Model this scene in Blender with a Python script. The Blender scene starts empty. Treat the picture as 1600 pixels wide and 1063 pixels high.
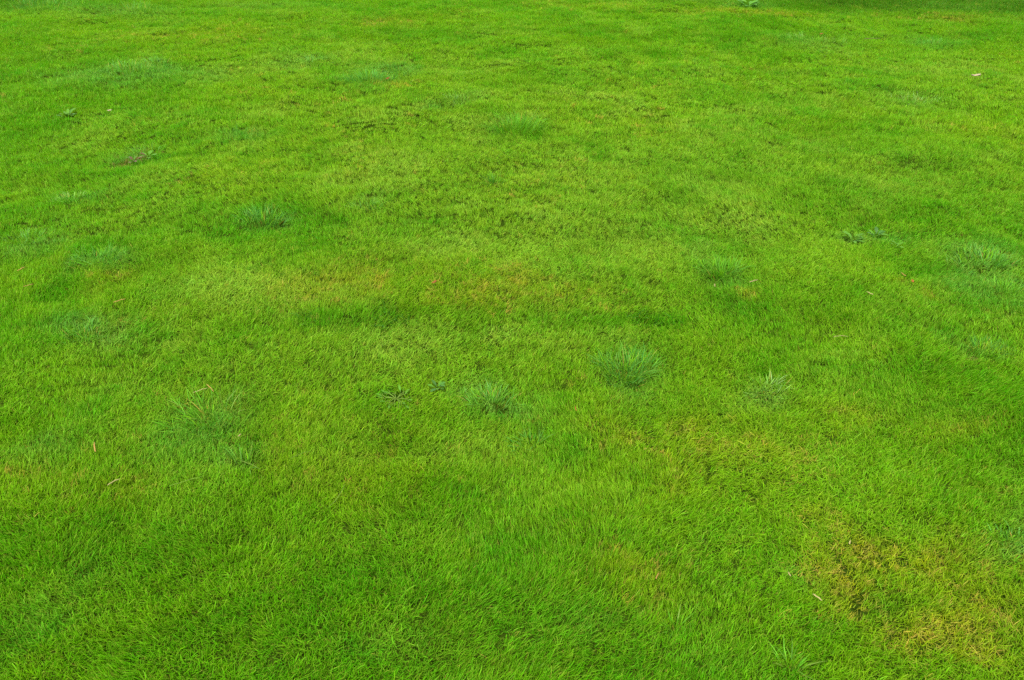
import bpy, math, random
import numpy as np

# ------------------------------------------------------------------ camera, sky, sun, exposure
sc = bpy.context.scene
CAM_H, PITCH, LENS, SENSOR = 1.70, 33.0, 18.0, 23.6      # eye height (m), degrees below level, mm, mm
cam_data = bpy.data.cameras.new('camera')
cam_data.lens = LENS
cam_data.sensor_width = SENSOR
cam_data.clip_start = 0.05
cam_data.clip_end = 3000
cam = bpy.data.objects.new('camera', cam_data)
cam.location = (0, 0, CAM_H)
cam.rotation_euler = (math.radians(90 - PITCH), 0, 0)
sc.collection.objects.link(cam)
sc.camera = cam

SUN_ELEV, SUN_AZ = 67.0, -165.0       # degrees; azimuth measured from +Y (ahead) towards +X
world = bpy.data.worlds.new('World')
sc.world = world
world.use_nodes = True
wn = world.node_tree
wn.nodes.clear()
w_out = wn.nodes.new('ShaderNodeOutputWorld')
w_bg = wn.nodes.new('ShaderNodeBackground')
w_sky = wn.nodes.new('ShaderNodeTexSky')
w_hsv = wn.nodes.new('ShaderNodeHueSaturation')
w_sky.sky_type = 'NISHITA'
w_sky.sun_disc = False
w_sky.sun_elevation = math.radians(SUN_ELEV)
w_sky.sun_rotation = math.radians(SUN_AZ)
w_sky.air_density = 1.0
w_sky.dust_density = 3.0
w_hsv.inputs['Saturation'].default_value = 0.25       # thin bright cloud: an almost white sky
w_bg.inputs['Strength'].default_value = 0.15
wn.links.new(w_sky.outputs[0], w_hsv.inputs['Color'])
wn.links.new(w_hsv.outputs[0], w_bg.inputs['Color'])
wn.links.new(w_bg.outputs[0], w_out.inputs['Surface'])

sun_data = bpy.data.lights.new('sun', 'SUN')
sun_data.energy = 1.5
sun_data.angle = math.radians(16)
sun_data.color = (1.0, 0.965, 0.90)
sun = bpy.data.objects.new('sun', sun_data)
sun.rotation_euler = (math.radians(90 - SUN_ELEV), 0, math.radians(180 - SUN_AZ))
sun.location = (-3, 5, 9)
sc.collection.objects.link(sun)

sc.view_settings.view_transform = 'Standard'
sc.view_settings.look = 'None'
sc.view_settings.exposure = 2.46
sc.view_settings.gamma = 1.0
sc.view_settings.use_curve_mapping = False
sc.cycles.use_denoising = False          # a denoiser smears blades that are one pixel wide
sc.cycles.max_bounces = 4
sc.cycles.diffuse_bounces = 3
sc.cycles.glossy_bounces = 1
sc.cycles.transmission_bounces = 2
sc.cycles.use_light_tree = False
sc.cycles.caustics_reflective = False
sc.cycles.caustics_refractive = False
sc.cycles.sample_clamp_indirect = 4.0

# ------------------------------------------------------------------ helpers
rng = np.random.default_rng(7)
random.seed(7)
PI = math.pi
SP, CP = math.sin(math.radians(PITCH)), math.cos(math.radians(PITCH))
FPX = LENS / SENSOR * 1600.0

def at(u, v):
    """point of the level lawn that the photograph shows at pixel (u, v) of 1600 x 1063"""
    a = (u - 800.0) / FPX
    b = (531.5 - v) / FPX
    dy, dz = CP + b * SP, -SP + b * CP
    t = (CAM_H - .028) / -dz          # the grass tops, not the soil, are what the photograph shows
    return a * t, dy * t

def scale_at(u, v):
    """metres per photograph pixel across the view at that place"""
    x, y = at(u, v)
    return (y * CP + CAM_H * SP) / FPX

_tab = np.random.default_rng(3).random((256, 256))
def vnoise(x, y, freq, seed=0):
    x = np.asarray(x, float) * freq + seed * 17.31
    y = np.asarray(y, float) * freq + seed * 9.77
    xi, yi = np.floor(x).astype(int), np.floor(y).astype(int)
    fx, fy = x - xi, y - yi
    fx, fy = fx * fx * (3 - 2 * fx), fy * fy * (3 - 2 * fy)
    t = lambda i, j: _tab[i & 255, j & 255]
    return ((t(xi, yi) * (1 - fx) + t(xi + 1, yi) * fx) * (1 - fy)
            + (t(xi, yi + 1) * (1 - fx) + t(xi + 1, yi + 1) * fx) * fy)

def fbm(x, y, freq, octs=4, seed=0, gain=0.55):
    s, a, tot = 0.0, 1.0, 0.0
    for o in range(octs):
        s = s + a * vnoise(x, y, freq * 2.03 ** o, seed + o * 5)
        tot += a
        a *= gain
    return s / tot            # 0..1, mean .5

def smooth(a, b, x):
    t = np.clip((x - a) / (b - a), 0, 1)
    return t * t * (3 - 2 * t)

# ---- survey of the lawn: soft-edged patches as (u, v, half width px, half height px, strength)
DRY = [(1335, 840, 55, 40, .8), (1325, 905, 24, 45, .7), (1440, 835, 40, 22, .5), (1505, 855, 70, 35, .65), (1522, 980, 48, 34, .8), (1470, 1008, 40, 20, .55), (1592, 1035, 40, 25, .6),
       (1250, 775, 40, 20, .6), (1295, 805, 60, 26, .45), (1420, 870, 190, 110, .18), (1440, 1000, 80, 30, .35), (1560, 930, 60, 60, .35),
       (520, 425, 110, 34, .42), (470, 447, 60, 18, .4), (545, 405, 40, 12, .25), (822, 442, 120, 30, .55),
       (815, 450, 45, 12, .4), (1170, 665, 60, 22, .45), (1110, 630, 40, 25, .35), (985, 662, 25, 22, .5),
       (1070, 705, 50, 30, .35), (930, 640, 45, 30, .3), (875, 575, 40, 18, .3), (280, 52, 130, 12, .16),
       (390, 48, 90, 10, .16), (150, 70, 180, 14, .08), (930, 6, 110, 5, .22), (1100, 13, 70, 6, .3),
       (1142, 14, 18, 3, .6), (1215, 16, 50, 4, .5), (1165, 457, 18, 7, .7), (310, 622, 70, 16, .25),
       (600, 30, 60, 6, .3), (585, 33, 14, 3, .5), (590, 128, 30, 5, .4), (640, 132, 22, 6, .5),
       (1440, 20, 90, 7, .2), (1500, 22, 60, 5, .2), (1210, 690, 60, 25, .35), (1480, 660, 70, 14, .35),
       (330, 280, 60, 14, .2), (160, 428, 30, 12, .4), (1320, 640, 60, 15, .25), (950, 870, 60, 40, .25),
       (1000, 900, 40, 40, .25), (160, 770, 60, 30, .22), (60, 750, 80, 40, .18), (640, 740, 70, 30, .15),
       (1490, 470, 22, 10, .4), (1425, 442, 10, 6, .4), (700, 460, 30, 10, .3), (590, 445, 25, 8, .45)]
BARE = [(208, 247, 22, 6, .65), (240, 236, 16, 6, .65),
        (588, 30, 6, 2, .8), (1240, 775, 12, 5, .4), (1530, 555, 16, 6, .4), (300, 285, 18, 5, .4)]
DEEP = [(800, 15, 1100, 55, .26), (100, 150, 300, 120, .14), (300, 800, 380, 190, .22), (150, 950, 300, 120, .28), (620, 930, 330, 140, .24), (1120, 940, 130, 140, .28),
        (330, 665, 110, 60, .30), (150, 400, 130, 40, .30), (40, 430, 90, 90, .35), (130, 520, 90, 40, .35),
        (1540, 440, 110, 70, .50), (1560, 620, 80, 110, .30), (1390, 480, 140, 40, .25), (980, 560, 60, 50, .45),
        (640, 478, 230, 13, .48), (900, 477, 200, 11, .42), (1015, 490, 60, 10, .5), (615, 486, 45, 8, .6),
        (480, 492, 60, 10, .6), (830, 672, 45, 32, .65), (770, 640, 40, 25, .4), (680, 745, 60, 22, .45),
        (600, 660, 60, 20, .4), (610, 612, 45, 20, .5), (410, 348, 55, 18, .8), (450, 335, 60, 14, .4),
        (585, 125, 60, 18, .45), (375, 208, 45, 10, .6), (1500, 2, 230, 9, .75), (1570, 12, 90, 8, .55),
        (60, 4, 110, 10, .7), (210, 8, 120, 7, .4), (1520, 55, 100, 10, .45), (1200, 45, 110, 14, .40),
        (1170, 3, 40, 5, .6), (700, 5, 120, 10, .45), (800, 202, 50, 12, .6), (700, 300, 120, 14, .25),
        (350, 370, 60, 12, .5), (60, 190, 60, 12, .35), (1400, 350, 90, 22, .35), (1120, 430, 50, 25, .25),
        (60, 330, 80, 30, .35), (1390, 720, 120, 40, .25), (1130, 810, 110, 45, .35), (1360, 1010, 110, 30, .4),
        (1400, 930, 45, 25, .45), (300, 20, 150, 6, .25), (960, 240, 90, 10, .2), (1060, 500, 70, 12, .35),
        (560, 350, 90, 14, .22), (280, 500, 120, 14, .25), (870, 610, 60, 22, .2), (1290, 560, 80, 30, .25)]
LIGHT = [(830, 260, 700, 190, .30), (700, 510, 150, 16, .50), (620, 535, 110, 14, .4), (880, 385, 260, 45, .35), (1000, 280, 260, 60, .25),
         (880, 520, 80, 16, .25), (1060, 350, 130, 50, .25), (300, 345, 200, 30, .2), (1180, 590, 50, 22, .55),
         (1500, 640, 90, 25, .3), (1440, 100, 160, 30, .35), (1540, 270, 90, 40, .25), (900, 110, 250, 40, .2),
         (330, 440, 130, 30, .35), (700, 700, 120, 25, .25), (200, 620, 120, 22, .2), (1260, 240, 200, 40, .2),
         (560, 830, 120, 50, .15), (250, 520, 90, 10, .45), (60, 285, 70, 14, .3), (700, 830, 60, 40, .15),
         (600, 560, 140, 30, .25), (100, 20, 90, 8, .2), (1140, 300, 40, 18, .35)]
BLUE = [(335, 640, 75, 50, .5), (372, 706, 55, 20, .45), (150, 400, 42, 18, .75), (35, 368, 42, 22, .75), (130, 512, 48, 22, .75),
        (770, 608, 40, 24, .7), (980, 560, 46, 36, .5), (1130, 420, 36, 34, .45), (1335, 366, 30, 12, .7),
        (1385, 362, 30, 10, .5), (1540, 400, 70, 30, .65), (1570, 445, 50, 40, .5), (585, 118, 40, 18, .6),
        (610, 105, 40, 10, .5), (210, 112, 90, 14, .6), (245, 100, 35, 7, .6), (480, 92, 36, 9, .5), (130, 120, 80, 10, .35),
        (225, 236, 34, 9, .7), (330, 110, 90, 10, .3), (1265, 56, 60, 10, .55), (1460, 58, 40, 8, .5), (715, 155, 34, 10, .5),
        (1425, 150, 70, 16, .4), (805, 192, 36, 14, .4), (412, 342, 30, 12, .6), (1170, 3, 40, 5, .7), (60, 9, 80, 8, .6),
        (200, 14, 60, 8, .5), (1200, 588, 44, 16, .5), (1590, 835, 40, 28, .7), (110, 305, 34, 9, .5), (1540, 545, 50, 12, .4),
        (575, 320, 28, 10, .5), (370, 208, 40, 8, .5), (400, 5, 100, 6, .3), (60, 900, 60, 60, .25), (240, 690, 60, 40, .3),
        (900, 960, 70, 30, .2), (1260, 900, 40, 18, .3), (640, 1000, 90, 30, .15), (90, 700, 35, 30, .35)]
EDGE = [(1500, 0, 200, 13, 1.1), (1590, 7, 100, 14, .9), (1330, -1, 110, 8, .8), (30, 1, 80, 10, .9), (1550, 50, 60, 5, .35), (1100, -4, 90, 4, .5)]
THIN = [(975, 586, 28, 7, .4), (765, 630, 24, 6, .3), (615, 608, 32, 10, .75), (830, 672, 22, 14, .5), (618, 487, 30, 4, .6), (1020, 491, 36, 5, .7), (470, 492, 30, 4, .5),
        (412, 352, 30, 5, .6), (105, 176, 14, 4, .8), (376, 716, 30, 8, .5), (685, 596, 14, 5, .5), (1372, 358, 14, 5, .7),
        (1330, 370, 12, 4, .5), (575, 128, 20, 4, .4), (1170, 6, 20, 2, .5), (600, 655, 18, 6, .3)]

def patches(lst, x, y):
    m = np.zeros_like(x)
    for u, v, ru, rv, s in lst:
        cx, cy = at(u, v)
        k = scale_at(u, v)
        a = ru * k
        b = max(0.02, (at(u, v - min(rv, v + 20) * .7)[1] - at(u, v + rv * .7)[1]) / 1.4)
        b = min(b, a * 2.2 + .1)
        d = ((x - cx) / a) ** 2 + ((y - cy) / b) ** 2
        m = np.maximum(m, 0) + s * np.exp(-d * 0.9) * (1 - np.clip(m, 0, .8) * .6)
    return m

def height(x, y):
    x = np.asarray(x, float); y = np.asarray(y, float)
    h = (fbm(x, y, 0.9, 2, 11) - .5) * .055 + (fbm(x, y, 4.0, 3, 12) - .5) * .055 + (fbm(x, y, 11.0, 2, 14) - .5) * .014 + (fbm(x, y, 0.22, 2, 13) - .5) * .10
    # the shallow ledge that crosses the middle of the lawn, dropping towards the viewer
    ly = at(800, 484)[1] + 0.10 * np.sin(x * 1.7) + (fbm(x, y * 0 + 3, 1.3, 2, 31) - .5) * .22
    win = smooth(-1.9, -1.2, x) * (1 - smooth(.8, 1.35, x))
    h = h + .009 * win * (smooth(-.10, .06, y - ly) - smooth(.06, .9, y - ly))
    # small dips where the grass is parted
    for u, v, ru, rv, s in THIN:
        cx, cy = at(u, v)
        k = scale_at(u, v)
        h = h - .022 * s * np.exp(-(((x - cx) / (ru * k)) ** 2 + ((y - cy) / (ru * k * .8)) ** 2))
    fade = 1 - smooth(16, 30, np.hypot(x, y - 4))
    return h * fade

# ------------------------------------------------------------------ materials
def node(nt, kind, **kw):
    n = nt.nodes.new(kind)
    for k, v in kw.items():
        setattr(n, k, v)
    return n

def leaf_surface(nt, color_socket, trans=.42, rough=.45, spec=.035, tgain=(1.1, 1.25, .35)):
    out = node(nt, 'ShaderNodeOutputMaterial')
    p = node(nt, 'ShaderNodeBsdfPrincipled')
    p.inputs['Roughness'].default_value = rough
    p.inputs['Specular IOR Level'].default_value = spec
    t = node(nt, 'ShaderNodeBsdfTranslucent')
    g = node(nt, 'ShaderNodeMix', data_type='RGBA', blend_type='MULTIPLY')
    g.inputs[0].default_value = 1.0
    g.inputs[7].default_value = (*tgain, 1)
    mx = node(nt, 'ShaderNodeMixShader')
    mx.inputs[0].default_value = trans
    nt.links.new(color_socket, p.inputs['Base Color'])
    nt.links.new(color_socket, g.inputs[6])
    nt.links.new(g.outputs[2], t.inputs['Color'])
    nt.links.new(p.outputs[0], mx.inputs[1])
    nt.links.new(t.outputs[0], mx.inputs[2])
    nt.links.new(mx.outputs[0], out.inputs['Surface'])

def grass_material(name, attr_type):
    m = bpy.data.materials.new(name)
    m.use_nodes = True
    nt = m.node_tree
    nt.nodes.clear()
    tint = node(nt, 'ShaderNodeAttribute', attribute_type=attr_type, attribute_name='tint')
    var = node(nt, 'ShaderNodeAttribute', attribute_type='GEOMETRY', attribute_name='blade_var')   # r value, g yellowing, b along
    sep = node(nt, 'ShaderNodeSeparateColor')
    nt.links.new(var.outputs['Color'], sep.inputs[0])
    # value of each blade
    mul = node(nt, 'ShaderNodeVectorMath', operation='SCALE')
    nt.links.new(tint.outputs['Color'], mul.inputs[0])
    nt.links.new(sep.outputs[0], mul.inputs['Scale'])
    # yellowing, dead blades
    mx = node(nt, 'ShaderNodeMix', data_type='RGBA')
    mx.inputs[7].default_value = (.190, .140, .026, 1)
    nt.links.new(sep.outputs[1], mx.inputs[0])
    nt.links.new(mul.outputs[0], mx.inputs[6])
    # pale sheath at the foot of the blade
    mr = node(nt, 'ShaderNodeMapRange')
    mr.inputs[1].default_value = 0.0
    mr.inputs[2].default_value = 0.35
    mr.inputs[3].default_value = 0.30
    mr.inputs[4].default_value = 0.0
    nt.links.new(sep.outputs[2], mr.inputs[0])
    mx2 = node(nt, 'ShaderNodeMix', data_type='RGBA')
    mx2.inputs[7].default_value = (.09, .15, .012, 1)
    nt.links.new(mr.outputs[0], mx2.inputs[0])
    nt.links.new(mx.outputs[2], mx2.inputs[6])
    leaf_surface(nt, mx2.outputs[2])
    return m

def plain_leaf(name, col, trans=.35, rough=.6, spec=.12, noise=.22, freq=60, tgain=(1.1, 1.2, .6)):
    m = bpy.data.materials.new(name)
    m.use_nodes = True
    nt = m.node_tree
    nt.nodes.clear()
    tc = node(nt, 'ShaderNodeTexCoord')
    info = node(nt, 'ShaderNodeObjectInfo')
    nz = node(nt, 'ShaderNodeTexNoise')
    nz.inputs['Scale'].default_value = freq
    nz.inputs['Detail'].default_value = 3
    nt.links.new(tc.outputs['Object'], nz.inputs['Vector'])
    add = node(nt, 'ShaderNodeMath', operation='ADD')
    nt.links.new(nz.outputs[0], add.inputs[0])
    nt.links.new(info.outputs['Random'], add.inputs[1])
    mr = node(nt, 'ShaderNodeMapRange')
    mr.inputs[1].default_value = .4
    mr.inputs[2].default_value = 1.6
    mr.inputs[3].default_value = 1 - noise
    mr.inputs[4].default_value = 1 + noise
    nt.links.new(add.outputs[0], mr.inputs[0])
    mul = node(nt, 'ShaderNodeVectorMath', operation='SCALE')
    mul.inputs[0].default_value = col
    nt.links.new(mr.outputs[0], mul.inputs['Scale'])
    leaf_surface(nt, mul.outputs[0], trans, rough, spec, tgain)
    return m

M_GRASS = grass_material('lawn_grass_blades', 'INSTANCER')
M_TUSS = grass_material('tussock_blades', 'GEOMETRY')
M_BLUE = plain_leaf('blue_green_blade', (.038, .112, .009), spec=.06)
M_GREEN = plain_leaf('coarse_green_blade', (.038, .108, .003), spec=.14)
M_DARK = plain_leaf('dark_weed_leaf', (.018, .060, .004), trans=.2, spec=.14)
M_PALE = plain_leaf('pale_green_stem', (.060, .105, .008), spec=.14)
M_STRAW = plain_leaf('dry_straw', (.150, .092, .020), trans=.15, spec=.1, tgain=(1, 1, 1))
M_CREAM = plain_leaf('bleached_straw', (.125, .108, .038), trans=.15, spec=.1, tgain=(1, 1, 1))
M_WHITE = plain_leaf('white_petal', (.150, .125, .070), trans=.15, spec=.1, noise=.08, tgain=(1, 1, 1))
M_ORANGE = plain_leaf('withered_orange_leaf', (.10, .036, .004), trans=.15, spec=.1, tgain=(1, 1, 1))
M_BROWN = plain_leaf('withered_brown_leaf', (.040, .024, .008), trans=.1, spec=.1, tgain=(1, 1, 1))

def soil_material():
    m = bpy.data.materials.new('soil_and_thatch')
    m.use_nodes = True
    nt = m.node_tree
    p = nt.nodes['Principled BSDF']
    p.inputs['Roughness'].default_value = .95
    p.inputs['Specular IOR Level'].default_value = 0.0
    geo = node(nt, 'ShaderNodeNewGeometry')
    n1 = node(nt, 'ShaderNodeTexNoise'); n1.inputs['Scale'].default_value = 45; n1.inputs['Detail'].default_value = 6
    n2 = node(nt, 'ShaderNodeTexNoise'); n2.inputs['Scale'].default_value = 1.1; n2.inputs['Detail'].default_value = 4
    nt.links.new(geo.outputs['Position'], n1.inputs['Vector'])
    nt.links.new(geo.outputs['Position'], n2.inputs['Vector'])
    r1 = node(nt, 'ShaderNodeValToRGB')
    r1.color_ramp.elements[0].position = .3; r1.color_ramp.elements[0].color = (.003, .007, .0006, 1)
    r1.color_ramp.elements[1].position = .72; r1.color_ramp.elements[1].color = (.011, .020, .0015, 1)
    nt.links.new(n1.outputs[0], r1.inputs[0])
    mx = node(nt, 'ShaderNodeMix', data_type='RGBA', blend_type='MIX')
    mx.inputs[7].default_value = (.060, .115, .006, 1)      # beyond the planted lawn the sward itself is the surface
    ln = node(nt, 'ShaderNodeVectorMath', operation='LENGTH')
    nt.links.new(geo.outputs['Position'], ln.inputs[0])
    far = node(nt, 'ShaderNodeMapRange')
    far.inputs[1].default_value = 13.0
    far.inputs[2].default_value = 17.0
    far.inputs[3].default_value = 0.0
    nt.links.new(ln.outputs['Value'], far.inputs[0])
    fm = node(nt, 'ShaderNodeMath', operation='MULTIPLY_ADD')
    fm.inputs[1].default_value = .12
    nt.links.new(n2.outputs[0], fm.inputs[0])
    nt.links.new(far.outputs[0], fm.inputs[2])
    nt.links.new(fm.outputs[0], mx.inputs[0])
    nt.links.new(r1.outputs[0], mx.inputs[6])
    nt.links.new(mx.outputs[2], p.inputs['Base Color'])
    b = node(nt, 'ShaderNodeBump'); b.inputs['Distance'].default_value = .02
    nt.links.new(n1.outputs[0], b.inputs['Height'])
    nt.links.new(b.outputs[0], p.inputs['Normal'])
    return m

# ------------------------------------------------------------------ ground: one sheet to the horizon
def stretched(a, b, step, far):
    core = np.arange(a, b + step * .5, step)
    out, d = [], step
    lo, hi = [], []
    x = 0.0
    while x < far:
        d *= 1.45
        x += d
        out.append(x)
    return np.concatenate([a - np.array(out)[::-1], core, b + np.array(out)])

gx = stretched(-11, 11, .06, 1500)
gy = stretched(-1, 15.5, .06, 1500)
GX, GY = np.meshgrid(gx, gy)
gz = height(GX, GY)
nxg, nyg = len(gx), len(gy)
verts = np.stack([GX.ravel(), GY.ravel(), gz.ravel()], 1)
ii = (np.arange(nyg - 1)[:, None] * nxg + np.arange(nxg - 1)[None, :]).ravel()
faces = np.stack([ii, ii + 1, ii + 1 + nxg, ii + nxg], 1)

def mesh_np(name, V, F, smooth_shade=True):
    """V (n,3), F (m,k) all faces with k corners"""
    me = bpy.data.meshes.new(name)
    k = F.shape[1]
    me.vertices.add(len(V)); me.vertices.foreach_set('co', np.asarray(V, np.float32).ravel())
    me.loops.add(F.size); me.loops.foreach_set('vertex_index', F.astype(np.int32).ravel())
    me.polygons.add(len(F))
    me.polygons.foreach_set('loop_start', np.arange(0, F.size, k, dtype=np.int32))
    me.polygons.foreach_set('loop_total', np.full(len(F), k, np.int32))
    me.polygons.foreach_set('use_smooth', np.full(len(F), smooth_shade))
    me.update(calc_edges=True)
    me.validate()
    return me

gme = mesh_np('ground', verts, faces)
gme.materials.append(soil_material())
ground = bpy.data.objects.new('ground', gme)
ground['kind'] = 'structure'
ground['label'] = 'gently uneven soil and thatch under the lawn'
sc.collection.objects.link(ground)

# ------------------------------------------------------------------ blades
def blade_points(base, az, lean, bend, length, width, roll, segs, blunt):
    """a tapering, bending blade: list of left/right pairs"""
    L, R = [], []
    p = np.array(base, float)
    ang = lean
    side = np.array([-math.sin(az + roll), math.cos(az + roll), 0])
    for i in range(segs + 1):
        t = i / segs
        w = width * (0.75 + .5 * t if t < .4 else (0.95 - (t - .4) / .6 * (0.95 - blunt)))
        L.append(p - side * w * .5)
        R.append(p + side * w * .5)
        d = np.array([math.cos(az) * math.sin(ang), math.sin(az) * math.sin(ang), math.cos(ang)])
        p = p + d * length / segs
        ang += bend / segs
    return L, R

def blades_mesh(name, specs, segs, tints=None):
    """specs: (base, az, lean, bend, length, width, roll, blunt, value, dead)"""
    V, F, A, T = [], [], [], []
    for bi, (base, az, lean, bend, length, width, roll, blunt, val, dead) in enumerate(specs):
        L, R = blade_points(base, az, lean, bend, length, width, roll, segs, blunt)
        o = len(V)
        tip = .55 if int(val * 1e5) % 5 == 0 else 0.0       # some mown tips have browned
        for i in range(segs + 1):
            V += [L[i], R[i]]
            A += [(val, max(dead, tip) if i == segs else dead, i / segs, 1)] * 2
            if tints is not None:
                T += [(*tints[bi], 1)] * 2
        for i in range(segs):
            F.append((o + 2 * i, o + 2 * i + 1, o + 2 * i + 3, o + 2 * i + 2))
    me = mesh_np(name, np.array(V), np.array(F))
    at_ = me.attributes.new('blade_var', 'FLOAT_COLOR', 'POINT')
    at_.data.foreach_set('color', np.array(A, np.float32).ravel())
    if tints is not None:
        tt = me.attributes.new('tint', 'FLOAT_COLOR', 'POINT')
        tt.data.foreach_set('color', np.array(T, np.float32).ravel())
    return me

R = random.Random(21)
def tuft_specs(n, radius, lmin, lmax, wmin, wmax, spread, dead_p):
    out = []
    for _ in range(n):
        r = radius * math.sqrt(R.random())
        a = R.uniform(0, 2 * PI)
        az = R.uniform(0, 2 * PI)
        lean = abs(R.gauss(0, spread)) + .05
        dead = R.uniform(.55, 1) if R.random() < dead_p else R.choice((0, 0, .03, .08, .16))
        broad = 1.55 if R.random() < .07 else 1.0
        out.append(((r * math.cos(a), r * math.sin(a), -.004), az, lean, R.uniform(.1, .9),
                    R.uniform(lmin, lmax) * (.7 if dead > .5 else 1), R.uniform(wmin, wmax) * broad, R.gauss(0, .5), R.choice((.1, .15, .3, .45)), R.uniform(.82, 1.2), dead))
    return out

protos = bpy.data.collections.new('grass_tuft_kinds')      # kept out of the scene: only instanced
def proto(name, specs, segs):
    me = blades_mesh(name, specs, segs)
    me.materials.append(M_GRASS)
    o = bpy.data.objects.new(name, me)
    protos.objects.link(o)
KN, KF, KS = 14, 10, 6
for k in range(KN):      # near: small tufts of fine blades
    proto('tuft_a%02d' % k, tuft_specs(25, .018, .016, .031, .0012, .0023, .42, .022), 3)
for k in range(KF):      # farther off: wider tufts
    proto('tuft_b%02d' % k, tuft_specs(40, .036, .017, .033, .0019, .0033, .42, .018), 2)
for k in range(KS):      # dry and thin
    proto('tuft_c%02d' % k, tuft_specs(25, .019, .015, .029, .0012, .0022, .55, .10), 3)

def scatter(y0, y1, dens):
    step = 1 / math.sqrt(dens)
    hw = lambda y: .66 * (CP * y + .87) + .9
    xs, ys = [], []
    for y in np.arange(y0, y1, step):
        n = int(2 * hw(y) / step)
        xs.append(-hw(y) + (np.arange(n) + .5) * step)
        ys.append(np.full(n, y))
    x, y = np.concatenate(xs), np.concatenate(ys)
    x = x + rng.uniform(-.75, .75, len(x)) * step
    y = y + rng.uniform(-.75, .75, len(x)) * step
    return x, y

zones = [(.35, 2.3, 4500, 0), (2.3, 3.5, 3600, 0), (3.5, 5.2, 2300, 0), (5.2, 13.5, 900, 1)]
X, Y, Z = [], [], []
for y0, y1, dens, kind in zones:
    x, y = scatter(y0, y1, dens)
    X.append(x); Y.append(y); Z.append(np.full(len(x), kind))
X, Y, Z = np.concatenate(X), np.concatenate(Y), np.concatenate(Z)

# warp the survey so that patch edges wander
wx = X + (fbm(X, Y, 2.2, 3, 41) - .5) * .34 + (fbm(X, Y, 9, 2, 42) - .5) * .10
wy = Y + (fbm(X, Y, 2.2, 3, 43) - .5) * .34 + (fbm(X, Y, 9, 2, 44) - .5) * .10
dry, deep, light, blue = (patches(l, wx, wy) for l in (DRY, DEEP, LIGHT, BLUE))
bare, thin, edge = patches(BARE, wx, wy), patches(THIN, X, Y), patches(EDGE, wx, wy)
blue = blue * .62
# unsurveyed mottling
mott = fbm(X, Y, 1.3, 5, 51, .62)
fine = fbm(X, Y, 7.0, 3, 52, .6)
ragged = fbm(X, Y, 16.0, 2, 53)
brk = smooth(.36, .62, fbm(X, Y, 5.5, 3, 55, .65))
dry = dry * (.60 + .60 * brk) + smooth(.58, .78, mott) * .14 + smooth(.66, .85, fine) * .10
spots = smooth(.60, .76, fbm(X, Y, 5.0, 3, 56, .6)) * smooth(.42, .6, fbm(X, Y, .9, 2, 57))
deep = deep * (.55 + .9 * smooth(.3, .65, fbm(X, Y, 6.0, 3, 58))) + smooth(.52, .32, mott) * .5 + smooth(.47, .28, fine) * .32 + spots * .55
light = light + smooth(.48, .66, fbm(X, Y, 2.7, 4, 54)) * (.45 - .28 * smooth(3.4, 2.0, Y))

n = len(X)
u1, u2, u3, u4 = rng.random((4, n))
keep = u1 > (np.clip(blue * 1.3, 0, .7) * .5 * smooth(.35, .6, fine) + thin * .8 + bare * .3 + smooth(.66, .82, ragged) * (.45 - .2 * smooth(2.5, 4.5, Y)) + spots * .22)
is_dry = (u2 < dry * .36) & keep
is_bare = u4 < bare * .9

C_MID = np.array((.074, .188, .0010))
C_DEEP = np.array((.036, .158, .0010))
C_LIGHT = np.array((.122, .222, .016))
C_YEL = np.array((.140, .163, .0030))
C_STRAW = np.array((.225, .175, .026))
C_BLUE = np.array((.058, .172, .030))
C_BROWN = np.array((.105, .085, .022))
def mixc(c, d, k):
    k = np.clip(k, 0, 1)[:, None]
    return c * (1 - k) + d * k
col = np.tile(C_MID, (n, 1))
col = mixc(col, C_LIGHT, light * (.6 + .6 * u3))
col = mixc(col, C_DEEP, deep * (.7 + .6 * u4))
col = mixc(col, C_YEL, dry * (.5 + .7 * u1))
col = mixc(col, C_BLUE, blue * (.45 + .9 * u2))
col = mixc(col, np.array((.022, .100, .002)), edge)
col = mixc(col, C_STRAW, is_dry * (.35 + .5 * u3))
col = mixc(col, C_BROWN, is_bare * .85)
jit = rng.normal(1, .09, n)
col = col * np.clip(jit, .6, 1.4)[:, None]
col[:, 0] *= np.clip(rng.normal(1, .09, n), .6, 1.5)

length = .95 + (fbm(X, Y, 1.7, 3, 61) - .5) * .7 + (fine - .5) * .6 + rng.normal(0, .13, n)
length = length + deep * .32 - blue * .25 - dry * .32 - bare * .5 - light * .1
far_edge = smooth(10.2, 11.5, Y)
length = np.clip(length * (1 + .5 * far_edge), .42, 2.1)
ang = (fbm(X, Y, 0.8, 2, 71) - .5) * 9.0 + (fbm(X, Y, 3.5, 2, 72) - .5) * 5.0
mag = .10 + fbm(X, Y, 2.0, 2, 73) * .55
lean_x = np.cos(ang) * mag + rng.normal(0, .12, n)
lean_y = np.sin(ang) * mag + rng.normal(0, .12, n)
kind_i = np.where(Z == 1, KN + rng.integers(0, KF, n), rng.integers(0, KN, n))
kind_i = np.where((Z == 0) & is_dry, KN + KF + rng.integers(0, KS, n), kind_i)

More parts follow.
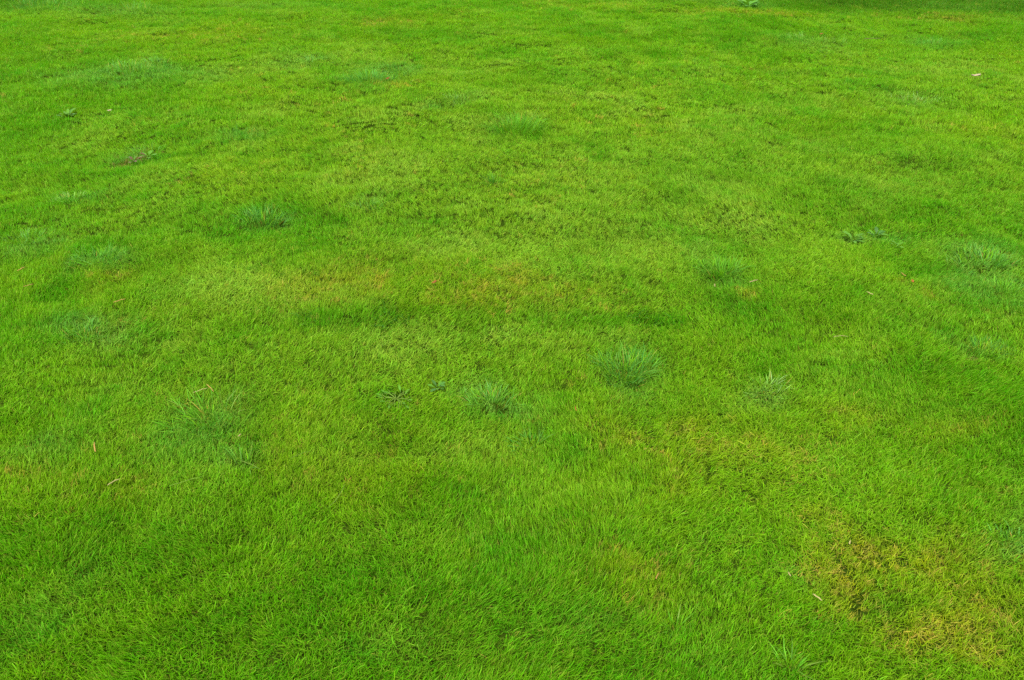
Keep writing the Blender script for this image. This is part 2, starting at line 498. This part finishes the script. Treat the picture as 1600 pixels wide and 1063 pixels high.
sel = keep
X, Y, col, length, lean_x, lean_y, kind_i, Zk = (a[sel] for a in (X, Y, col, length, lean_x, lean_y, kind_i, Z))
n = len(X)
pm = bpy.data.meshes.new('lawn_grass')
pm.vertices.add(n)
pm.vertices.foreach_set('co', np.stack([X, Y, height(X, Y)], 1).astype(np.float32).ravel())
def attr(name, typ, key, arr):
    a = pm.attributes.new(name, typ, 'POINT')
    a.data.foreach_set(key, np.ascontiguousarray(arr).ravel())
attr('tint', 'FLOAT_COLOR', 'color', np.concatenate([col, np.ones((n, 1))], 1).astype(np.float32))
attr('spin', 'FLOAT_VECTOR', 'vector', np.stack([np.zeros(n), np.zeros(n), rng.uniform(-PI, PI, n)], 1).astype(np.float32))
attr('tilt', 'FLOAT_VECTOR', 'vector', np.stack([-lean_y, lean_x, np.zeros(n)], 1).astype(np.float32))
wsc = np.clip(rng.normal(1.0, .12, n), .7, 1.4)
attr('size', 'FLOAT_VECTOR', 'vector', np.stack([wsc, wsc, length], 1).astype(np.float32))
attr('which', 'INT', 'value', kind_i.astype(np.int32))

ng = bpy.data.node_groups.new('plant_the_lawn', 'GeometryNodeTree')
ng.interface.new_socket('Geometry', in_out='INPUT', socket_type='NodeSocketGeometry')
ng.interface.new_socket('Geometry', in_out='OUTPUT', socket_type='NodeSocketGeometry')
gi, go = node(ng, 'NodeGroupInput'), node(ng, 'NodeGroupOutput')
ci = node(ng, 'GeometryNodeCollectionInfo')
ci.inputs['Collection'].default_value = protos
ci.inputs['Separate Children'].default_value = True
ci.inputs['Reset Children'].default_value = True
iop = node(ng, 'GeometryNodeInstanceOnPoints')
iop.inputs['Pick Instance'].default_value = True
def named(name, typ):
    a = node(ng, 'GeometryNodeInputNamedAttribute', data_type=typ)
    a.inputs['Name'].default_value = name
    return a.outputs[0]
ng.links.new(gi.outputs[0], iop.inputs['Points'])
ng.links.new(ci.outputs[0], iop.inputs['Instance'])
ng.links.new(named('which', 'INT'), iop.inputs['Instance Index'])
ng.links.new(named('size', 'FLOAT_VECTOR'), iop.inputs['Scale'])
e1 = node(ng, 'FunctionNodeEulerToRotation'); e2 = node(ng, 'FunctionNodeEulerToRotation')
ng.links.new(named('spin', 'FLOAT_VECTOR'), e1.inputs[0])
ng.links.new(named('tilt', 'FLOAT_VECTOR'), e2.inputs[0])
rr = node(ng, 'FunctionNodeRotateRotation', rotation_space='GLOBAL')
ng.links.new(e1.outputs[0], rr.inputs[0])
ng.links.new(e2.outputs[0], rr.inputs[1])
ng.links.new(rr.outputs[0], iop.inputs['Rotation'])
ng.links.new(iop.outputs[0], go.inputs[0])
lawn = bpy.data.objects.new('lawn_grass', pm)
lawn['kind'] = 'stuff'
lawn['label'] = 'short mown green grass covering the whole lawn'
lawn['category'] = 'grass'
sc.collection.objects.link(lawn)
mod = lawn.modifiers.new('plant', 'NODES')
mod.node_group = ng
print('tufts', n)

# ------------------------------------------------------------------ things growing in and lying on the lawn
def link(o, parent=None):
    sc.collection.objects.link(o)
    if parent is not None:
        o.parent = parent
    return o

def root_at(name, u, v, label, cat, group=None, dz=0.0):
    x, y = at(u, v)
    e = bpy.data.objects.new(name, None)
    e.empty_display_size = .03
    e.location = (x, y, float(height(x, y)) + dz)
    e['label'] = label
    e['category'] = cat
    if group:
        e['group'] = group
    return link(e)

def ribbon(name, mat, segs, lean, bend, wfun, fold=.25, twist=0.0):
    """unit-long folded leaf blade growing from the origin towards +X and up; 2 strips, about 20 triangles"""
    V, F = [], []
    p = np.zeros(3)
    a = lean
    for i in range(segs + 1):
        t = i / segs
        w = wfun(t) * .5
        d = np.array((math.sin(a), 0, math.cos(a)))
        nrm = np.array((-math.cos(a), 0, math.sin(a)))
        tw = twist * t
        side = np.array((0, 1, 0)) * math.cos(tw) + nrm * math.sin(tw)
        V += [p - side * w + nrm * w * fold, p.copy(), p + side * w + nrm * w * fold]
        p = p + d / segs
        a += bend / segs
    for i in range(segs):
        o = i * 3
        F += [(o, o + 1, o + 4, o + 3), (o + 1, o + 2, o + 5, o + 4)]
    me = mesh_np(name, np.array(V), np.array(F))
    me.materials.append(mat)
    return me

def grass_w(t):
    return .055 * (0.7 + .6 * t if t < .4 else .94 * (1 - ((t - .4) / .6) ** 1.6) + .01)
def leaf_w(t):
    return .30 * (.18 if t < .18 else .18 + .82 * math.sin(PI * min(1, (t - .18) / .82)) ** .8) * (1 if t < 1 else .05)

BL = {}
for nm, mat in (('blue', M_BLUE), ('green', M_GREEN), ('pale', M_PALE), ('straw', M_STRAW)):
    BL[nm] = [ribbon('blade', mat, 6, l, b, grass_w, .3, tw)
              for l, b, tw in ((.25, .5, .3), (.45, .8, -.4), (.7, .7, .5), (.15, .3, 0), (.9, .45, -.3), (.5, 1.3, .2))]
LF = {nm: [ribbon('leaf', mat, 6, l, b, leaf_w, .22, 0) for l, b in ((.9, .5), (1.1, .6), (.6, .9))]
      for nm, mat in (('dark', M_DARK), ('blue', M_BLUE), ('brown', M_BROWN), ('green', M_GREEN))}

def child(name, mesh, parent, x, y, z, az, sx, sl):
    o = bpy.data.objects.new(name, mesh)
    o.location = (x, y, z)
    o.rotation_euler = (0, 0, az)
    o.scale = (sl, sx, sl)
    return link(o, parent)

PAL = {'blue': [(.054, .165, .020), (.066, .178, .032), (.050, .160, .008)],
       'dark': [(.024, .105, .010), (.036, .135, .012), (.052, .165, .022)],
       'green': [(.050, .175, .006), (.070, .195, .012), (.045, .150, .008)],
       'light': [(.110, .215, .035), (.130, .225, .060), (.090, .190, .030)]}

def tussock(u, v, wpx, L, nm, nb, pal, label, fan=None, kinds=('blue', 'green'), flat=1.0, oval=.8, straw=0.06):
    """coarse grass clump: a crowd of blades plus single coarse blades that stand out of it"""
    R.seed(int(u * 7 + v * 13))
    e = root_at('grass_tussock', u, v, label, 'grass tussock', 'coarse grass tussocks in the lawn')
    L = L * 1.03
    nb = int(nb * 1.2)
    rad = wpx * scale_at(u, v) * .5
    specs, tints = [], []
    crowns = []
    for _ in range(R.randint(4, 7)):
        ca, cr = R.uniform(0, 2 * PI), rad * .72 * math.sqrt(R.random())
        crowns.append((cr * math.cos(ca), cr * math.sin(ca) * oval, R.uniform(.25, .6) * rad, R.uniform(.7, 1.15)))
    for _ in range(nm):
        cx_, cy_, cr_, cl_ = R.choice(crowns)
        a = R.uniform(0, 2 * PI)
        r = cr_ * math.sqrt(R.random())
        bx, by = cx_ + r * math.cos(a), cy_ + r * math.sin(a) * oval
        a = math.atan2(by, bx)
        r = math.hypot(bx, by)
        az = a + R.gauss(0, .7) if fan is None else fan + R.gauss(0, .8)
        lean = (.15 + .75 * r / rad + R.gauss(0, .18)) * flat
        dead = R.uniform(.6, 1) if R.random() < straw else R.choice((0, 0, .05))
        x0, y0 = e.location.x + bx, e.location.y + by
        bz = float(height(x0, y0)) - e.location.z
        specs.append(((bx, by, bz - .004), az, max(.05, lean), R.uniform(.2, .9), L * cl_ * R.uniform(.5, 1.0),
                      R.uniform(.0022, .0042), R.gauss(0, .5), .12, R.uniform(.75, 1.3), dead))
        tints.append(R.choice(PAL[pal]) if R.random() < .72 else (.070, .182, .003))
    me = blades_mesh('blade_mass', specs, 4, tints)
    me.materials.append(M_TUSS)
    o = bpy.data.objects.new('blade_mass', me)
    o['kind'] = 'stuff'
    link(o, e)
    for _ in range(nb):
        a = R.uniform(0, 2 * PI)
        r = rad * .6 * math.sqrt(R.random())
        az = a + R.gauss(0, .5) if fan is None else fan + R.gauss(0, .7)
        bx, by = r * math.cos(a), r * math.sin(a) * oval
        bz = float(height(e.location.x + bx, e.location.y + by)) - e.location.z
        l = L * R.uniform(.8, 1.35)
        child('blade', R.choice(BL[R.choice(kinds)]), e, bx, by, bz, az, R.uniform(.045, .075), l)
    return e

T = tussock
UP = PI / 2
T(980, 566, 110, .090, 430, 38, 'dark', 'dark green tussock fanning wide blades, most prominent clump right of the lawn centre', kinds=('blue', 'green', 'green'))
T(768, 612, 80, .060, 190, 20, 'blue', 'dusty blue-green tussock just left of the dark fanned tussock near the centre', kinds=('blue', 'blue', 'green'))
T(330, 640, 165, .080, 150, 30, 'green', 'wide loose patch of long coarse blades among dry straws at lower left', kinds=('blue', 'green', 'pale'), flat=1.2)
T(410, 344, 80, .085, 240, 18, 'dark', 'compact dark tussock with shaded hollow at its foot, left of centre', kinds=('blue', 'green'))
T(150, 400, 78, .065, 190, 12, 'blue', 'blue-green tussock in the left part of the lawn, right of the edge tussock', kinds=('blue',))
T(32, 366, 84, .065, 190, 12, 'blue', 'blue-green tussock at the left edge of the lawn, middle height', kinds=('blue',))
T(128, 512, 90, .055, 190, 12, 'blue', 'low greyish blue tussock at left, below the other two blue tussocks', kinds=('blue', 'green'))
T(1130, 425, 80, .085, 220, 22, 'green', 'upright bright green tussock with a pale chip at its foot', kinds=('green', 'blue'), flat=.7)
T(1542, 405, 120, .075, 300, 20, 'blue', 'broad blue-green patch of coarse grass near the right edge', kinds=('blue', 'green'))
T(1572, 452, 80, .070, 180, 16, 'green', 'coarse green clump at right edge below the broad blue-green patch', kinds=('green', 'blue'))
T(804, 198, 92, .150, 420, 24, 'green', 'bright green tall tussock in the upper middle of the lawn', kinds=('green', 'blue'), flat=.8)
T(575, 126, 84, .135, 320, 18, 'dark', 'dark tall tussock with upright blades, upper left of the middle', kinds=('blue', 'green'), flat=.8)
T(622, 108, 70, .100, 160, 10, 'blue', 'pale blue-green tussock touching the dark tall tussock on its right', kinds=('blue',), flat=.8)
T(205, 112, 130, .095, 340, 14, 'blue', 'long low blue-green strip of coarse grass at upper left', kinds=('blue',), oval=.7)
T(248, 98, 50, .080, 120, 8, 'blue', 'small blue-green tuft above the long coarse strip at upper left', kinds=('blue',))
T(482, 92, 66, .070, 130, 6, 'blue', 'faint bluish tuft between the long coarse strip and the dark tall tussock', kinds=('blue',))
T(370, 208, 80, .060, 150, 8, 'dark', 'dark flattened tuft in the upper left, below the long coarse strip', kinds=('blue', 'green'))
T(226, 232, 60, .075, 130, 8, 'blue', 'blue-green tuft growing beside the bare brown patch at left', kinds=('blue',))
T(1268, 54, 90, .080, 170, 8, 'light', 'pale sparkling coarse patch near the far edge, right of middle', kinds=('blue', 'pale'))
T(1462, 58, 44, .090, 90, 6, 'blue', 'small blue tuft near the far edge at right', kinds=('blue',))
T(715, 156, 60, .070, 120, 6, 'light', 'pale tuft above and left of the bright green tall tussock', kinds=('blue', 'pale'))
T(1428, 150, 100, .060, 180, 6, 'light', 'wide pale patch of coarse grass at upper right, below the pale scrap', kinds=('blue', 'pale'))
T(771, 279, 36, .070, 90, 8, 'dark', 'small dark lone tuft below the bright green tall tussock', kinds=('green',))
T(576, 322, 54, .055, 110, 6, 'blue', 'small bluish tuft right of the compact dark tussock', kinds=('blue',))
T(1198, 590, 80, .055, 150, 8, 'light', 'light greyish tuft right of the dark fanned tussock', kinds=('blue', 'pale'))
T(1538, 545, 80, .055, 150, 8, 'dark', 'dark ragged tuft near the right edge at middle height', kinds=('blue', 'green'))
T(1585, 835, 70, .048, 150, 8, 'blue', 'blue-green coarse tuft at the right edge beside the yellowed patches', kinds=('blue',))
T(112, 306, 62, .055, 120, 6, 'light', 'pale tuft at left, above the blue-green tussocks', kinds=('blue', 'pale'))
T(60, 12, 130, .130, 320, 10, 'dark', 'dark long grass at the far left corner of the lawn', kinds=('blue', 'green'), flat=.7)
T(210, 14, 110, .110, 260, 8, 'blue', 'bluish long grass along the far edge, left of middle', kinds=('blue', 'green'), flat=.7)
T(830, 676, 62, .055, 110, 10, 'dark', 'dark tangled grass in a hollow just below the lawn centre', kinds=('blue', 'green'), flat=1.25)
T(372, 712, 90, .060, 60, 16, 'green', 'creeping coarse grass with pale runners and dark gaps at lower left', kinds=('blue', 'green', 'pale'), flat=1.5)
T(1012, 488, 80, .055, 160, 10, 'dark', 'dark overhanging fringe of grass right of the centre ledge', kinds=('green', 'blue'), fan=-UP)
T(612, 484, 90, .055, 170, 10, 'dark', 'dark overhanging fringe of grass on the ledge left of centre', kinds=('green', 'blue'), fan=-UP)
T(480, 490, 70, .050, 120, 6, 'dark', 'short dark fringe of grass at the left end of the centre ledge', kinds=('green', 'blue'), fan=-UP)
T(1242, 1030, 50, .060, 50, 8, 'green', 'loose tuft of long light blades at the bottom edge, right of middle', kinds=('green', 'pale'))
T(1058, 968, 30, .060, 24, 4, 'green', 'few long pale blades standing out at the bottom, near the middle', kinds=('pale', 'green'))

# broad-leaved weeds
def weed(u, v, wpx, nleaf, kind, label, lscale=1.0, name='broadleaf_weed', stems=0, pal='dark'):
    R.seed(int(u * 3 + v * 5))
    e = root_at(name, u, v, label, 'weed', 'low weeds in the lawn', .016)
    rad = wpx * scale_at(u, v) * .4
    for i in range(nleaf):
        az = 2 * PI * i / nleaf + R.gauss(0, .25)
        r = rad * R.uniform(.02, .25)
        child('leaf', R.choice(LF[kind if R.random() < .7 else 'green']), e, r * math.cos(az), r * math.sin(az),
              R.uniform(.0, .02), az, rad * R.uniform(.8, 1.2) * lscale, rad * R.uniform(.7, 1.05))
    return e

def tube(name, pts, radii, mat, parent=None, flat=1.0, sides=6):
    """tapering closed stalk through the given points"""
    pts = [np.array(p, float) for p in pts]
    V, F = [], []
    for i, p in enumerate(pts):
        d = pts[min(i + 1, len(pts) - 1)] - pts[max(i - 1, 0)]
        d = d / np.linalg.norm(d)
        s = np.cross(d, (0, 0, 1.0)); s = s / (np.linalg.norm(s) + 1e-9)
        up = np.cross(s, d)
        for k in range(sides):
            a = 2 * PI * k / sides
            V.append(p + s * math.cos(a) * radii[i] + up * math.sin(a) * radii[i] * flat)
    nP = len(pts)
    for i in range(nP - 1):
        for k in range(sides):
            F.append((i * sides + k, i * sides + (k + 1) % sides, (i + 1) * sides + (k + 1) % sides, (i + 1) * sides + k))
    me = bpy.data.meshes.new(name)
    caps = [tuple(range(sides))[::-1], tuple(range((nP - 1) * sides, nP * sides))]
    me.from_pydata([tuple(p) for p in V], [], F + caps)
    me.polygons.foreach_set('use_smooth', [True] * len(me.polygons))
    me.materials.append(mat)
    o = bpy.data.objects.new(name, me)
    return link(o, parent)

weed(684, 594, 46, 8, 'dark', 'small dark weed with broad glossy leaves left of the dusty blue tussock')
weed(1372, 358, 44, 9, 'dark', 'dark broad-leaved weed in the right part of the lawn, in a small hollow')
weed(1334, 368, 46, 9, 'green', 'lighter green broad-leaved weed left of the dark weed in the small hollow')
weed(1402, 382, 30, 6, 'green', 'faint small weed on the right side of the dark weed in the hollow')
weed(105, 176, 40, 9, 'dark', 'tiny dark weed at the upper left, beside a lone white flower')
weed(1170, 4, 56, 11, 'blue', 'large blue-grey leafy weed at the far edge of the lawn', 1.2)
weed(232, 242, 40, 8, 'brown', 'withered brown weed on the bare patch at upper left')
weed(208, 250, 36, 7, 'brown', 'withered brown weed at the lower end of the bare patch at upper left')

# flat star of pale branching stems over dark gaps
e = root_at('creeping_weed', 618, 610, 'pale star-shaped creeping weed with forked stems left of the centre', 'weed', 'low weeds in the lawn', .018)
R.seed(5)
for i in range(11):
    a = 2 * PI * i / 11 + R.gauss(0, .2)
    l = R.uniform(.035, .07)
    pts = [(math.cos(a + .25 * t * R.choice((-1, 1))) * l * t, math.sin(a) * l * t, .012 * math.sin(t * PI) - .004 * t) for t in (0, .3, .6, 1)]
    st = tube('stem', pts, [.0022, .0019, .0014, .0006], M_PALE, e)
    for q in (-1, 1):
        b = a + q * .7
        p0 = np.array(pts[2])
        tube('twig', [p0, p0 + np.array((math.cos(b), math.sin(b), .2)) * l * .25, p0 + np.array((math.cos(b - q * .2), math.sin(b - q * .2), .1)) * l * .45],
             [.0012, .001, .0005], M_PALE, st)
    child('leaf', R.choice(LF['green']), e, pts[3][0] * .7, pts[3][1] * .7, .004, a + R.gauss(0, .4), .030, .034)

# litter lying on the grass
def straw(u, v, lpx, deg, mat, label, name='straw', cat='straw', curve=.15, wide=.0022, lift=.023, tilt=0.0, flat=.6):
    x, y = at(u, v)
    k = scale_at(u, v)
    L = lpx * k
    a = math.radians(deg)
    pts, n_ = [], 6
    for i in range(n_ + 1):
        t = i / n_ - .5
        s = L * t
        c = curve * L * (.25 - t * t)
        pts.append((math.cos(a) * s - math.sin(a) * c, math.sin(a) * s + math.cos(a) * c, tilt * s + .0009 * math.sin(i * 2.1)))
    rr_ = [wide * .72 * f for f in (.75, 1, 1.05, .95, 1, .85, .45)]
    o = tube(name, pts, rr_, mat, None, flat)
    o.location = (x, y, float(height(x, y)) + lift)
    o['label'] = label
    o['category'] = cat
    return o

straw(145, 690, 26, 118, M_STRAW, 'tan dry straw lying on the grass near the left edge', curve=.08, wide=.0034)
straw(176, 748, 20, 48, M_CREAM, 'short pale curved straw below the tan straw at lower left', curve=.4, wide=.0030)
straw(1177, 443, 17, 28, M_CREAM, 'bleached straw on the grass right of the upright green tussock', wide=.0042)
straw(1117, 446, 10, 80, M_CREAM, 'tiny pale chip at the foot of the upright green tussock', name='plant_chip', cat='chip', wide=.0045)
straw(1359, 458, 12, 120, M_CREAM, 'tiny bleached straw below the weeds in the right part', wide=.0036)
straw(1316, 519, 24, 4, M_CREAM, 'thin bowed pale straw right of the light greyish tuft', curve=.5, wide=.0020)
straw(312, 606, 22, 35, M_CREAM, 'pale dry straw on top of the loose coarse patch, left one of two', curve=.2, wide=.0022)
straw(327, 602, 26, -48, M_STRAW, 'dry straw on top of the loose coarse patch, right one of two', curve=.1, wide=.0020)
straw(290, 746, 52, 26, M_PALE, 'long thin pale seed stalk lying below the loose coarse patch', name='seed_stalk', cat='stalk', curve=.1, wide=.0014)
straw(388, 716, 40, -28, M_PALE, 'pale runner stalk across the creeping coarse grass at lower left', name='runner_stalk', cat='stalk', curve=.15, wide=.0024)
straw(470, 706, 34, 32, M_PALE, 'thin arched stalk right of the creeping coarse grass', name='seed_stalk', cat='stalk', curve=.3, wide=.0012)
straw(524, 768, 46, 62, M_PALE, 'long bowed pale green stalk in the lower middle-left', name='seed_stalk', cat='stalk', curve=-.35, wide=.0016, tilt=.3)
straw(31, 415, 14, 72, M_STRAW, 'reddish dry straw at the left edge under the edge tussock', wide=.0036)
straw(42, 440, 14, 40, M_STRAW, 'faint dry straw at left edge, lower than the reddish one', wide=.0026)
straw(900, 632, 13, 95, M_ORANGE, 'short orange straw below the dark fanned tussock', wide=.0026)
straw(1281, 922, 16, -50, M_CREAM, 'pale chip at the left border of the yellowed patch', name='plant_chip', cat='chip', wide=.0034)
straw(1236, 888, 9, 100, M_CREAM, 'tiny white chip left of the yellowed patch, above the pale chip', name='plant_chip', cat='chip', wide=.0030)
straw(1330, 842, 9, 60, M_CREAM, 'small pinkish chip on the top of the yellowed patch', name='plant_chip', cat='chip', wide=.0030)
straw(373, 674, 7, 70, M_CREAM, 'tiny white chip right of the loose coarse patch', name='plant_chip', cat='chip', wide=.0030)
straw(187, 470, 18, 40, M_STRAW, 'faint tan straw left of the yellow patch, above the low greyish tussock', wide=.0028)
straw(1412, 427, 12, 100, M_STRAW, 'tan straw standing near the small orange leaf at right', wide=.0034)
straw(1365, 54, 28, 8, M_BROWN, 'dark thin twig near the far edge at right', name='twig', cat='twig', wide=.006)
straw(1028, 896, 14, 60, M_STRAW, 'dry straw in the bottom middle, left of the yellowed patches', wide=.0024)

def small_leaf(u, v, wpx, mat, label, name, cat, deg=10, cup=.5, lift=.036):
    """cupped leaf or petal with real thickness"""
    x, y = at(u, v)
    L = wpx * scale_at(u, v)
    V, F = [], []
    ns, nc = 8, 4
    for side in (0, 1):
        for i in range(ns + 1):
            t = i / ns
            w = L * .24 * math.sin(PI * (.04 + .92 * t)) ** .7
            for j in range(nc + 1):
                q = j / nc * 2 - 1
                z = cup * L * .3 * (q * q * .5 + (t - .5) ** 2 * 1.6) + (0 if side else -.0012) + .002 * math.sin(7 * t + 3 * q)
                V.append((L * (t - .5), w * q, z))
    half = (ns + 1) * (nc + 1)
    for i in range(ns):
        for j in range(nc):
            a = i * (nc + 1) + j
            F.append((a, a + nc + 1, a + nc + 2, a + 1))
            F.append((half + a, half + a + 1, half + a + nc + 2, half + a + nc + 1))
    rim = [j for j in range(nc + 1)] + [i * (nc + 1) + nc for i in range(1, ns + 1)] + \
          [ns * (nc + 1) + j for j in range(nc - 1, -1, -1)] + [i * (nc + 1) for i in range(ns - 1, 0, -1)]
    for a, b in zip(rim, rim[1:] + rim[:1]):
        F.append((a, b, half + b, half + a))
    me = bpy.data.meshes.new(name)
    me.from_pydata(V, [], F)
    me.polygons.foreach_set('use_smooth', [True] * len(F))
    me.materials.append(mat)
    o = bpy.data.objects.new(name, me)
    o.location = (x, y, float(height(x, y)) + lift)
    o.rotation_euler = (.1, -.12, math.radians(deg))
    o['label'] = label
    o['category'] = cat
    return link(o)

small_leaf(1525, 119, 13, M_WHITE, 'pale curled scrap lying alone on the far lawn at upper right', 'pale_scrap', 'scrap', -8, 1.0)
small_leaf(679, 447, 9, M_ORANGE, 'tiny withered orange leaf left of the yellow patch in the middle', 'fallen_leaf', 'leaf', 30)
small_leaf(1425, 442, 8, M_ORANGE, 'small withered orange leaf in the right part of the lawn', 'fallen_leaf', 'leaf', 80)
small_leaf(606, 126, 8, M_ORANGE, 'small reddish leaf at the foot of the tall dark tussock', 'fallen_leaf', 'leaf', 50)
small_leaf(1284, 49, 6, M_ORANGE, 'tiny reddish leaf beside the pale sparkling far patch', 'fallen_leaf', 'leaf', 10)

# lone white flower
e = root_at('white_flower', 171, 174, 'lone tiny white flower at upper left, right of the tiny dark weed', 'flower')
st = tube('stem', [(0, 0, 0), (.001, .001, .022), (.002, 0, .045)], [.0012, .001, .001], M_PALE, e)
petal = ribbon('petal', M_WHITE, 4, 1.1, .5, lambda t: .42 * (math.sin(PI * (.15 + .8 * t)) ** .7), .1)
for i in range(10):
    child('petal', petal, e, .002, 0, .045, 2 * PI * i / 10, .018, .017)
cm = bpy.data.meshes.new('flower_centre')
bm_v = [(0, 0, .004)] + [(math.cos(2 * PI * k / 8) * r_, math.sin(2 * PI * k / 8) * r_, z_) for r_, z_ in ((.003, .003), (.004, 0)) for k in range(8)]
cm.from_pydata(bm_v, [], [(0, 1 + k, 1 + (k + 1) % 8) for k in range(8)] + [(1 + k, 9 + k, 9 + (k + 1) % 8, 1 + (k + 1) % 8) for k in range(8)])
cm.materials.append(M_STRAW)
fc = bpy.data.objects.new('flower_centre', cm)
fc.location = (.002, 0, .046)
link(fc, e)
